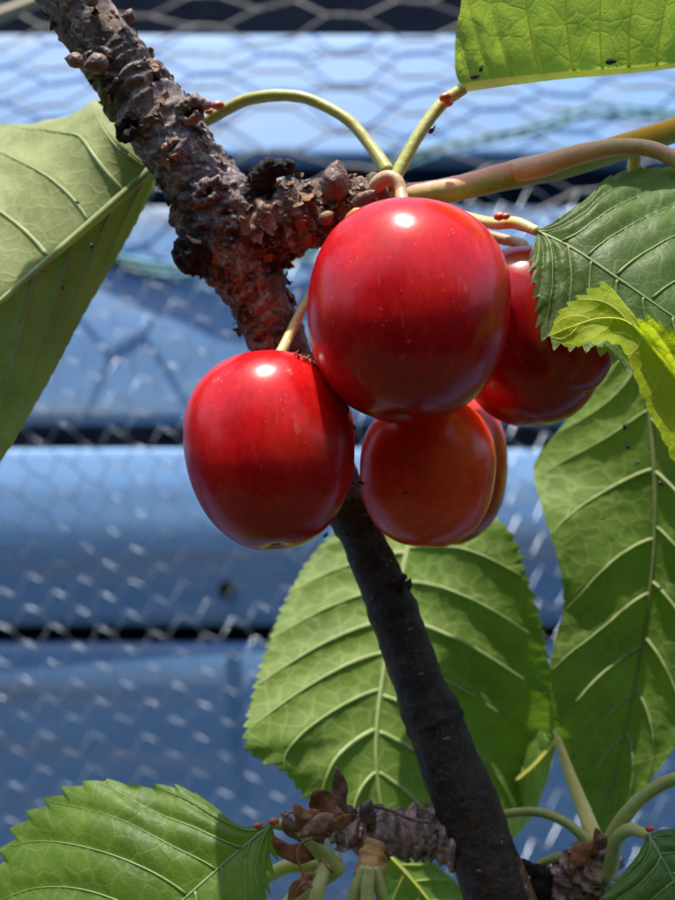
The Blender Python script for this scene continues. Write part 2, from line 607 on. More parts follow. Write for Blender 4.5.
def plank(profile, seed, x0=-900, x1=900, thick=9):
    """profile: front face points (y, z) bottom to top. One board with rounded edges and warp."""
    pr = []
    for i in range(len(profile) - 1):
        a, b = np.array(profile[i]), np.array(profile[i + 1])
        m = 7
        for k in range(m):
            pr.append(a + (b - a) * k / m)
    pr.append(np.array(profile[-1]))
    pr = np.array(pr)
    if len(profile) > 2:                       # soften the ridges between facets
        for _ in range(2):
            q = pr.copy()
            q[1:-1] = (pr[:-2] + 2 * pr[1:-1] + pr[2:]) / 4
            pr = q
    a, b = pr[0], pr[-1]
    d0 = (pr[1] - a) / np.linalg.norm(pr[1] - a)
    d1 = (b - pr[-2]) / np.linalg.norm(b - pr[-2])
    n0 = np.array((d0[1], -d0[0]))
    n1 = np.array((d1[1], -d1[0]))
    e = 2.0
    loop = [a + n0 * thick, a + n0 * e - d0 * 0, a + n0 * .6 + d0 * .6, a + d0 * e]
    loop += [q for q in pr[1:-1] if np.linalg.norm(q - a) > e * 1.5 and np.linalg.norm(q - b) > e * 1.5]
    loop += [b - d1 * e, b - d1 * .6 + n1 * .6, b + n1 * e, b + n1 * thick]
    loop = np.array(loop)
    xs = np.linspace(x0, x1, 90)
    nx, nl = len(xs), len(loop)
    P = np.zeros((nx, nl, 3))
    P[..., 0] = xs[:, None]
    P[..., 1] = loop[None, :, 0]
    P[..., 2] = loop[None, :, 1]
    P[..., 2] += CAMZ
    wv = fbm(P * np.array((1, 1, 1)), 1 / 320., 2, seed) * .9
    P[..., 1] += wv
    P[..., 2] += fbm(P * np.array((1, 0, 0)), 1 / 190., 2, seed + 50) * 1.0
    v = P.reshape(-1, 3)
    f = grid_faces(nx, nl, True)
    f.append(tuple(range(nl)))
    f.append(tuple(reversed([(nx - 1) * nl + k for k in range(nl)])))
    return part('board', v, f, M['board'], fence)


y, z = 452., (450 - 965) / F * 452.
low = (y, z)
prof4 = [(y, z)]
y, z = ray_step(y, z, 646, -2)
prof4.append((y, z))
y, z = ray_step(y, z, 628, -2)
prof3 = [(y, z)]
for py, ti in ((532, -3), (487, 8), (448, 20)):
    y, z = ray_step(y, z, py, ti)
    prof3.append((y, z))
y, z = ray_step(y, z, 425, 24)
prof2 = [(y, z)]
for py, ti in ((330, 8), (207, 15)):
    y, z = ray_step(y, z, py, ti)
    prof2.append((y, z))
y, z = ray_step(y, z, 156, 28)
prof1 = [(y, z)]
for py, ti in ((95, 24), (34, 26)):
    y, z = ray_step(y, z, py, ti)
    prof1.append((y, z))
top_yz = (y, z)
for i, pr in enumerate((prof1, prof2, prof3, prof4)):
    plank(pr, 20 + i)
y2, z2 = ray_step(y, z, -95, 40)
y3, z3 = ray_step(y2, z2, -210, 40)
plank([(y2, z2), (y3, z3)], 30)
yy, zz = low
k = 0
while zz > -1150:                      # boards on down towards the ground, below the picture
    ya, za = yy - 3, zz - 8
    yb, zb = ya - 26, za - 108
    plank([(yb, zb), (ya, za)], 40 + k)
    yy, zz = yb, zb
    k += 1
    if yy < 330:
        while zz > -1150:
            za = zz - 8
            zb = za - 108
            plank([(yy, zb), (yy, za)], 60 + k)
            zz = zb
            k += 1
# near-black sheet added behind the boards, standing in for shade in the gaps
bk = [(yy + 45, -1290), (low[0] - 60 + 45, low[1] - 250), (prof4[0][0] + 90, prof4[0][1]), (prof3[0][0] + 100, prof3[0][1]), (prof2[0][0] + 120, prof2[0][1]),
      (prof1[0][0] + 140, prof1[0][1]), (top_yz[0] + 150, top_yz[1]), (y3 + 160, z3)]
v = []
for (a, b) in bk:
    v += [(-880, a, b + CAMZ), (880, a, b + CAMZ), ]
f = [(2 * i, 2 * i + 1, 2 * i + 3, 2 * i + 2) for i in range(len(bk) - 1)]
part('gap_shade_sheet', v, f, M['gap_shade'], fence)
# nails
nv, nf, _ = tube([(0, .6, 0, 2.2), (0, -.1, 0, 2.3), (0, -.3, 0, 1.6)], 6, 10)
nail_me = mesh_from('nail', nv, nf, M['nail'])


def on_profile(px, py):
    """Point on the board fronts seen at px, py."""
    k = (450 - py) / F
    for pr in (prof1, prof2, prof3, prof4):
        for i in range(len(pr) - 1):
            (ya, za), (yb, zb) = pr[i], pr[i + 1]
            den = (zb - za) - k * (yb - ya)
            q = (k * ya - za) / den
            if -.001 <= q <= 1.001:
                yq = ya + (yb - ya) * q
                return W(px, py, yq)
    return W(px, py, 500)


for px, py, s in ((227, 588, 1.5), (640, 700, 1.0), (590, 580, 1.0)):
    piece('nail', nail_me, fence, on_profile(px, py) + np.array((0, -.5, 0)), Quaternion((1, 0, 0), -.3), (s, s, s))


# ------------------------------------------------------------------ chicken wire in front of the boards
def wire_panel(label, lower, upper, xr, col, h, rad, mat, tilt, rot, seed):
    """Hexagonal netting. lower / upper: (y, z) of the panel's bottom and top edges (mm, camera height = 0)."""
    base = (0, lower[0], lower[1] + CAMZ)
    root = thing('wire_netting', label, 'wire netting', base)
    a = np.array((0, lower[0], lower[1] + CAMZ))
    b = np.array((0, upper[0], upper[1] + CAMZ))
    L = np.linalg.norm(b - a)
    ev = (b - a) / L
    ex = np.array((1.0, 0, 0))
    en = np.cross(ex, ev)
    cr, sr = math.cos(rot), math.sin(rot)
    rows = int(L / (h / 2)) + 2
    cols = int((xr[1] - xr[0]) / col) + 1
    tw = .46 if tilt == 0 else .60
    for j in range(rows):
        pts = []
        for i in range(cols):
            up = (i + j) % 2
            row = j + up
            x = xr[0] + i * col
            v0 = row * h / 2
            ph = 0 if up else math.pi
            for q in range(7):
                s = q / 6
                ang = ph + s * 2 * math.pi * 1.5
                dx = (s - .5) * tw * col
                pts.append((x + dx, v0 + rad * 1.0 * math.cos(ang) - dx * tilt, rad * 1.0 * math.sin(ang)))
        pts = np.array(pts)
        u, vv, w = pts[:, 0], pts[:, 1], pts[:, 2]
        wob = np.stack([u, vv, 0 * u], 1)
        dn = fbm(wob, 1 / 70., 2, seed) * 5
        u = u + noise(wob, 1 / 22., seed + 3) * col * .10
        vv = vv + noise(wob, 1 / 22., seed + 4) * h * .10
        uc, vc = u - 0, vv - L / 2
        u2 = uc * cr - vc * sr
        v2 = uc * sr + vc * cr + L / 2
        C = a + u2[:, None] * ex + v2[:, None] * ev + (w + dn)[:, None] * en
        m = 5
        T, U, V = frames(C)
        th = np.linspace(0, 2 * math.pi, m, endpoint=False)
        P = C[:, None] + rad * (U[:, None] * np.cos(th)[None, :, None] + V[:, None] * np.sin(th)[None, :, None])
        part('wire', P.reshape(-1, 3), grid_faces(len(C), m), mat, root)
    return root


wire_panel('wide hexagonal wire netting in front of the top blue board', (455, (450 - 215) / F * 455), (560, (450 + 120) / F * 560), (-260, 330),
           33, 23, .50, M['wire_dull'], .0, .03, 3)
wire_panel('fine glinting wire netting across the lower blue boards', (395, (450 - 1000) / F * 395), (424, (450 - 205) / F * 424), (-200, 220),
           9.6, 12.6, .23, M['wire'], .46, -.05, 7)

for k, (lab, pts, rr) in enumerate((
        ('frayed teal twine hanging behind the left leaf', [(60, 232, 470), (95, 250, 468), (130, 264, 466), (175, 272, 464), (215, 262, 462), (260, 268, 462), (330, 250, 465)], 1.6),
        ('pale teal twine sagging behind the green shoot', [(380, 175, 480), (430, 152, 478), (480, 140, 476), (540, 128, 476), (600, 112, 478), (690, 118, 480)], 1.0))):
    for s in range(3):
        rows = [list(W(px, py + (s - 1) * 5 + R.uniform(-2, 2), d + s * 2)) + [rr * R.uniform(.5, .8)] for px, py, d in pts]
        if s == 0:
            root = thing('garden_twine', lab, 'twine', rows[0][:3])
        v, f, _ = tube(rows, 70, 7, lambda P, N, ss, th, r: .25 * np.sin(ss * 2.2 + th * 2))
        part('strand', v, f, M['twine'], root)
rows = pix_path([(-60, 42, 330, 7), (0, 16, 330, 6.5), (40, 0, 330, 6), (120, -38, 330, 5)])
v, f, _ = tube(rows, 30, 10, lambda P, N, s, th, r: .1 * fbm(P, 1 / 2., 3))
solo('dry_stalk', 'pale blurred straw stalk in the top left corner', 'stalk', mesh_from('dry_stalk', v - np.array(rows[0][:3]), f, M['straw']), rows[0][:3])

# ------------------------------------------------------------------ the branch
branch = thing('cherry_branch', 'knobbly brown cherry tree branch running from top left to bottom', 'branch', W(520, 960, 150))
SURF = {}


def limb(name, pts, n, m, mat, disp, parent=branch, label=None):
    v, f, s = tube(pix_path(pts), n, m, disp)
    o = part(name, v, f, mat, parent, label=label)
    SURF[name] = s
    return o


def d_upper(P, N, s, th, r):
    sm = np.clip((s - 25) / 5, 0, 1)
    d = .22 * fbm(P, 1 / 4.5, 3, 1) + sm * (.12 * fbm(P, 1 / 1.8, 3, 2) + .07 * ridge(P, 1 / 1.1, 2, 9)) + .16 * terrace(P, 1 / 3.2, 3, 14, 9.)
    ring = 0
    q = s + .7 * noise(P, 1 / 3., 77) + .5 * np.sin(th + 1)
    for c, w, a in ((23 - 9.5 + 0.4, .45, .35), (15.1, .5, .55), (16.6, .45, .75), (17.7, .35, -.7), (18.7, .5, .85), (19.9, .4, .55), (20.7, .3, -.6), (21.8, .6, .45),
                    (25.0, .5, .4), (27.5, .6, .5), (30, .5, .45)):
        ring = ring + a * np.exp(-((q - c - 14.5) / w) ** 2) * (.65 + .5 * noise(P, 1 / 2.2, 31))
    rough = np.clip((s - 38) / 8, 0, 1)
    d = d + ring + rough * (.30 * fbm(P, 1 / 3.0, 3, 21) + .55 * terrace(P * np.array((1, 1, 1.6)), 1 / 2.4, 3, 24) + .10 * ridge(P, 1 / .9, 3, 23))
    return d


def d_lower(P, N, s, th, r):
    node = sum(a * np.exp(-((s - c + .5 * np.sin(th)) / w) ** 2) for c, w, a in ((42, 1.6, .45), (44.5, .6, .3), (57, 1.4, .3), (71, 1.5, .35), (73, .5, .25)))
    return node + .26 * fbm(P, 1 / 5.5, 3, 3) + .06 * fbm(P, 1 / 1.2, 3, 6) + .05 * ridge(P, 1 / .8, 3, 4) + np.clip(1 - s / 9, 0, 1) * (.4 * fbm(P, 1 / 2.4, 4, 25))


def d_spur(P, N, s, th, r):
    q = s + .9 * noise(P, 1 / 2.6, 41) + .4 * np.sin(th * 2)
    return .42 * np.sin(q * 2.7) * (.6 + .6 * noise(P, 1 / 3., 43)) + .25 * fbm(P, 1 / 2.6, 3, 45) + .60 * terrace(P * np.array((1.3, 1, .8)), 1 / 2.1, 3, 46) + .12 * ridge(P, 1 / .8, 3, 47)


limb('upper_limb', [(-8, -130, 143, 29), (22, -78, 143, 30), (56, -26, 143, 31), (93, 30, 144, 32), (125, 74, 145, 32), (158, 121, 145, 35), (182, 155, 145, 34),
                    (208, 192, 145, 35), (234, 234, 146, 38), (252, 268, 147, 28), (260, 290, 148, 14)], 420, 160, M['bark_up'], d_upper)
limb('lower_limb', [(225, 225, 147, 20), (246, 258, 147, 28), (262, 300, 148, 26), (280, 345, 149, 24), (302, 398, 150, 22), (325, 450, 151, 21), (350, 510, 151, 21.5), (386, 592, 150, 23),
                    (421, 690, 148, 26.5), (461, 790, 146, 30.5), (501, 900, 144, 34), (521, 960, 143, 36), (535, 1020, 143, 38)], 420, 96, M['bark_low'], d_lower)
limb('trunk', [(533, 1010, 143, 38), (590, 1300, 150, 44), (640, 2200, 160, 52), (690, 5000, 165, 70), (700, 9800, 165, 110)], 60, 24, M['bark_low'],
     lambda P, N, s, th, r: .5 * fbm(P, 1 / 9., 3, 3))
limb('fruit_spur', [(222, 232, 147, 34), (250, 232, 146, 37), (282, 222, 145, 35), (310, 214, 144, 33), (335, 208, 143, 27), (356, 200, 142, 22), (374, 195, 141, 15), (386, 193, 140, 8)],
     280, 150, M['bark_rough'], d_spur, label='rough wrinkled brown fruiting spur')
limb('knot', [(186, 205, 147, 16), (200, 222, 146, 27), (226, 250, 146, 35), (248, 278, 147, 33), (263, 308, 148, 29), (281, 348, 149, 27), (302, 398, 150, 24), (318, 432, 151, 19)], 260, 120, M['bark_rough'],
     lambda P, N, s, th, r: d_spur(P, N, s, th, r) * (.85 - .5 * np.clip((s - 8) / 9, 0, 1)))
limb('dead_bud_scar', [(206, 245, 143, 20), (195, 252, 143, 19), (184, 258, 143, 14), (176, 262, 143, 7)], 90, 70, M['bark_dead'],
     lambda P, N, s, th, r: .55 * ridge(P, 1 / 1.4, 3, 61) + .5 * fbm(P, 1 / 1.6, 3, 63), label='black crumbling bud scar on the left of the branch')
limb('dead_bud_scar', [(250, 205, 143, 14), (258, 188, 143, 13), (264, 174, 142, 12), (262, 165, 142, 7)], 90, 60, M['bark_dead'],
     lambda P, N, s, th, r: .30 * ridge(P, 1 / 1.2, 3, 66) + .35 * fbm(P, 1 / 1.5, 3, 67))
limb('dead_bud_scar', [(262, 174, 141.5, 9), (274, 169, 141, 8), (287, 166, 140.5, 6), (289, 160, 140, 3)], 60, 40, M['bark_dead'],
     lambda P, N, s, th, r: .25 * ridge(P, 1 / 1.0, 3, 68) + .3 * fbm(P, 1 / 1.2, 3, 69))


def bud(name, p0, p1, rpx, mat, seed, parent=branch, scales=3, label=None):
    """A pointed bud from p0 to p1 (px, py, d) with overlapping scales."""
    A, B = W(*p0), W(*p1)
    r = rpx * p0[2] / F
    rows = []
    for k in range(9):
        s = k / 8
        prof = (math.sin(math.pi * min(1, s * .85 + .14)) ** .8) if s < 1 else .05
        rows.append(list(A + (B - A) * s) + [max(.06, r * prof * (1 - .25 * s))])
    v, f, _ = tube(rows, 70, 48, lambda P, N, s, th, rr: -.09 * r * np.abs(np.sin(th * scales / 2 + s * 1.3 + seed)) ** .4 + .05 * r * fbm(P, 1 / 1.0, 3, seed))
    o = part(name, v, f, mat, parent, label=label)
    return o


bud('bud', (333, 200, 139), (338, 158, 138), 17.5, M['bud'], 3, label='plump brown bud standing on the spur')
bud('bud', (354, 206, 138), (375, 190, 137), 9, M['bud'], 5)
bud('bud', (82, 62, 138), (64, 58, 138), 9.5, M['bud'], 6)
bud('bud', (107, 62, 139), (84, 66, 138), 13, M['bud'], 8, label='curled brown bud on the upper limb')
bud('bud', (128, 22, 142), (132, 8, 141), 8, M['bud'], 9)
bud('bud', (96, 4, 139), (86, -6, 138), 9, M['bud'], 10)
bud('bud', (345, 225, 138), (366, 205, 137), 8, M['orange'], 12)
bud('bud', (320, 222, 138), (334, 212, 137), 8, M['flake'], 13)


def leaf_scar(px, py, d, rpx, ang, seed, mat, inner):
    """A raised crescent rim round a sunken scar, facing the open side."""
    c = W(px, py, d)
    r = rpx * d / F
    ca, sa = math.cos(ang), math.sin(ang)
    rows = []
    for k in range(15):
        a = -.4 + k / 14 * (math.pi * 2 - .9)
        x, z = r * math.cos(a), r * .62 * math.sin(a)
        rows.append([c[0] + x * ca - z * sa, c[1] - .25 + .25 * math.cos(a * 2), c[2] + x * sa + z * ca, r * .34])
    v, f, _ = tube(rows, 60, 16, lambda P, N, s, th, rr: .22 * r * fbm(P, 1 / .9, 3, seed) + .1 * r * ridge(P, 1 / .7, 2, seed))
    o = part('leaf_scar', v, f, mat, branch)
    v, f, _ = tube([list(c + np.array((0, 1.0, 0))) + [r * .8], list(c + np.array((0, .25, 0))) + [r * .7], list(c + np.array((0, .1, 0))) + [r * .3]], 12, 20, lambda P, N, s, th, rr: .15 * r * fbm(P, 1 / .8, 3, seed + 2))
    part('scar_core', v, f, inner, o)


leaf_scar(193, 111, 140.6, 13, .5, 14, M['flake_grey'], M['bark_rough'])
leaf_scar(210, 192, 140.6, 13, .6, 15, M['bark_up'], M['bark_rough'])
leaf_scar(128, 128, 141.2, 11, .9, 18, M['bark_dead'], M['bark_dead'])
leaf_scar(262, 340, 145.8, 11, .2, 17, M['bark_rough'], M['bark_dead'])
leaf_scar(175, 150, 140.6, 10, .4, 19, M['flake'], M['bark_rough'])
leaf_scar(98, 60, 140.6, 12, .3, 20, M['bark_up'], M['bark_dead'])
leaf_scar(399, 584, 147.6, 8, .9, 16, M['bark_low'], M['bark_low'])
bud('bud', (404, 594, 149.5), (411, 578, 149), 6, M['bark_low'], 26)

# flakes of bark
def flake_mesh(name, mat, seed):
    rr = random.Random(seed)
    nu, nv_ = 6, 5
    pts = []
    for i in range(nu):
        for j in range(nv_):
            u, w = i / (nu - 1) * 2 - 1, j / (nv_ - 1) * 2 - 1
            e = 1 - .35 * rr.random() * (abs(u) > .9 or abs(w) > .9)
            pts.append((u * e + rr.uniform(-.12, .12), w * e * .7 + rr.uniform(-.1, .1), .45 * (u * u) * (1 if seed % 2 else .5) + .18 * w * u + rr.uniform(-.07, .07)))
    top = np.array(pts)
    bot = top - np.array((0, 0, .16))
    n0 = len(top)
    fa = grid_faces(nu, nv_, False)
    f = fa + [tuple(n0 + k for k in reversed(q)) for q in fa]
    rim = [i * nv_ for i in range(nu)] + [(nu - 1) * nv_ + j for j in range(1, nv_)] + [i * nv_ + nv_ - 1 for i in range(nu - 2, -1, -1)] + [j for j in range(nv_ - 2, 0, -1)]
    for a, b in zip(rim, rim[1:] + rim[:1]):
        f.append((a, b, n0 + b, n0 + a))
    return mesh_from(name, np.vstack([top, bot]), f, mat, smooth=False)


FL = [flake_mesh('bark_flake', M[m], s) for s, m in enumerate(('flake', 'flake_grey', 'flake', 'bark_rough', 'flake_grey', 'bark_rough'))]


def scatter(meshes, surf, count, srange, size, name, lift=.1, flat=1.0, parent=branch, face=-.2, seed=1, aspect=(1, 1, 1)):
    rr = random.Random(seed)
    P, N, C = surf
    n, m = P.shape[:2]
    k = 0
    while k < count:
        i = int(n * rr.uniform(*srange))
        j = rr.randrange(m)
        i = min(n - 2, max(1, i))
        p = P[i, j]
        du, dv = P[i + 1, j] - P[i - 1, j], P[i, (j + 1) % m] - P[i, j - 1]
        nn = N[i, j]
        if nn[1] > -face:                     # those on the side away from the path are never seen
            continue
        k += 1
        z = Vector(nn) + Vector((rr.gauss(0, .25), rr.gauss(0, .25), rr.gauss(0, .25))) * flat
        z.normalize()
        tx = Vector(C[i + 1] - C[i - 1]).normalized()
        x = (tx - z * tx.dot(z)).normalized()
        q = Matrix((x, z.cross(x), z)).transposed().to_quaternion() @ Quaternion((0, 0, 1), math.pi / 2 + rr.gauss(0, .6) * flat)
        s = rr.uniform(*size)
        piece(name, rr.choice(meshes), parent, p + nn * lift, q, (s * rr.uniform(.7, 1.3) * aspect[0], s * aspect[1], s * rr.uniform(.6, 1.2) * aspect[2]))


scatter(FL, SURF['upper_limb'], 46, (.50, .98), (.45, 1.2), 'bark_flake', seed=2)
scatter(FL, SURF['upper_limb'], 16, (.27, .5), (.35, .8), 'bark_flake', seed=3)
scatter(FL, SURF['fruit_spur'], 85, (.06, .86), (.45, 1.35), 'bark_flake', seed=4)
scatter(FL[3:], SURF['knot'], 36, (.1, .9), (.4, 1.1), 'bark_flake', seed=5)
lv, lf, _ = tube([(0, 0, -.3, .3), (0, 0, 0, .5), (0, 0, .28, .45), (0, 0, .42, .2)], 8, 8)
len_me = mesh_from('lenticel', lv, lf, M['lenticel'])
scatter([len_me], SURF['upper_limb'], 34, (.05, .62), (.45, .95), 'lenticel', 0, .3, seed=6)
scatter([len_me], SURF['lower_limb'], 40, (.36, .97), (.15, .55), 'lenticel', -.08, .3, seed=7, aspect=(2.0, .8, .8))

# ------------------------------------------------------------------ lower spurs
limb('ringed_spur', [(462, 842, 146, 27), (440, 836, 147, 24), (415, 833, 147.5, 25), (395, 834, 147.5, 22), (375, 832, 147, 24), (358, 832, 146.5, 20), (340, 828, 146, 16), (328, 826, 146, 8)],
     240, 110, M['bark_pink'], lambda P, N, s, th, r: .36 * np.sin((s + .5 * noise(P, 1 / 2., 81)) * 3.3) + .3 * fbm(P, 1 / 2., 4, 83) + .16 * ridge(P, 1 / .9, 3, 85),
     label='pale pinkish ringed spur at the foot of the branch')
limb('flaky_spur', [(540, 950, 152, 24), (560, 910, 151, 25), (580, 880, 150, 25), (596, 858, 149, 22), (602, 842, 149, 12)],
     200, 100, M['bark_pink'], lambda P, N, s, th, r: .4 * np.sin((s + .7 * noise(P, 1 / 2., 91)) * 3) + .4 * fbm(P, 1 / 1.8, 4, 93) + .3 * ridge(P, 1 / 1.0, 3, 95),
     label='flaky pale spur at the bottom right')
scatter(FL, SURF['flaky_spur'], 60, (.25, .98), (.35, .85), 'bark_flake', seed=8)
scatter(FL, SURF['ringed_spur'], 26, (.15, .95), (.3, .7), 'bark_flake', seed=9)
limb('twig', [(500, 855, 150, 4), (512, 860, 150, 4.5), (530, 869, 150, 6), (541, 874, 150, 10), (540, 890, 150, 12), (538, 930, 150, 13)], 90, 30, M['bark_dead'],
     lambda P, N, s, th, r: .2 * fbm(P, 1 / 1.0, 3, 97))
limb('twig', [(430, 822, 142, 2.4), (410, 819, 142, 1.8), (392, 811, 143, 1.5), (372, 806, 143, 1.6)], 40, 12, M['bud'], None)
bud('bud', (372, 822, 144), (361, 802, 143), 10, M['bud'], 21)
bud('bud', (352, 820, 143), (346, 804, 142), 8, M['bud'], 25)
bud('bud', (366, 812, 143), (371, 799, 142), 6, M['bud'], 22)
limb('bud_collar', [(374, 842, 143, 10), (372, 854, 142, 13), (371, 866, 141, 15), (370, 878, 140, 16), (369, 888, 139.5, 14)], 80, 50, M['orange'],
     lambda P, N, s, th, r: .10 * np.sin(s * 4.4 + 1.2 * np.sin(th)) + .30 * fbm(P, 1 / 1.4, 3, 5), label='orange collar at the base of the green stalks')


def bud_scale(pts, wpx, mat, curl, seed, parent=branch):
    """A dry curled bud scale along pts (px, py, d), widest in the middle."""
    C = spline([W(*q) for q in pts], 26)
    T, U, V = frames(C)
    view = np.array((0, -1.0, 0))
    side = np.cross(T, view)
    side /= np.linalg.norm(side, axis=1)[:, None] + 1e-9
    nrm = np.cross(side, T)
    m = 13
    P = np.zeros((26, m, 3))
    for i in range(26):
        s = i / 25
        w = wpx * pts[0][2] / F * (.04 + .96 * math.sin(math.pi * (.15 + .83 * s)) ** .9) * (1 + .12 * math.sin(s * 11 + seed))
        for j in range(m):
            a = (j / (m - 1) * 2 - 1)
            P[i, j] = C[i] + side[i] * w * math.sin(a * curl) / max(.3, math.sin(min(curl, 1.57))) + nrm[i] * w * (math.cos(a * curl) - 1) * .9
    P += (fbm(P, 1 / 1.3, 3, seed) * .32)[..., None] * np.array((.4, -1, .4))
    top = P.reshape(-1, 3)
    v = np.vstack([top, top + np.array((0, .10, 0))])
    n0 = len(top)
    fa = grid_faces(26, m, False)
    f = fa + [tuple(n0 + k for k in reversed(q)) for q in fa]
    rim = [i * m for i in range(26)] + [25 * m + j for j in range(1, m)] + [i * m + m - 1 for i in range(24, -1, -1)] + list(range(m - 2, 0, -1))
    for a, b in zip(rim, rim[1:] + rim[:1]):
        f.append((a, b, n0 + b, n0 + a))
    return part('bud_scale', v, f, mat, parent)


for k, (pts, w, c) in enumerate((
        ([(338, 825, 139), (339, 800, 138), (340, 785, 138), (335, 767, 138)], 9, .9),
        ([(335, 828, 138), (325, 808, 137), (318, 797, 136), (311, 794, 135)], 14, 1.2),
        ([(334, 832, 137), (315, 826, 136), (301, 816, 135), (294, 804, 135)], 13, 1.3),
        ([(342, 828, 136), (330, 822, 135), (312, 828, 134), (300, 838, 134)], 9, 1.0),
        ([(347, 826, 135), (341, 820, 134), (338, 815, 134), (337, 812, 134)], 10, .8),
        ([(318, 855, 139), (298, 855, 138), (282, 850, 138), (272, 837, 138)], 10, 1.3),
        ([(325, 842, 138), (305, 836, 138), (290, 828, 138), (284, 812, 138)], 9, 1.1),
        ([(318, 878, 137), (306, 882, 136), (296, 890, 136), (288, 902, 136)], 8, 1.2),
        ([(600, 852, 146), (590, 850, 145), (578, 858, 145), (570, 872, 145)], 9, 1.2),
        ([(606, 848, 146), (600, 840, 145), (597, 834, 145), (596, 828, 145)], 7, 1.0))):
    bud_scale(pts, w, M['scale'] if k % 3 else M['flake'], c * .62, 100 + k)
for k, pts in enumerate((
        [(312, 838, 134), (300, 845, 133.5), (298, 860, 133), (306, 880, 133), (312, 888, 133)],
        [(303, 818, 135), (292, 812, 135), (286, 815, 135), (281, 814, 135)],
        [(322, 858, 134), (328, 868, 133), (334, 872, 133)],
        [(296, 895, 135), (302, 884, 134), (310, 882, 134)])):
    v, f, _ = tube([r[:3] + [.16] for r in pix_path(pts)], 30, 7)
    part('dry_stipule', v, f, M['scale'], branch)


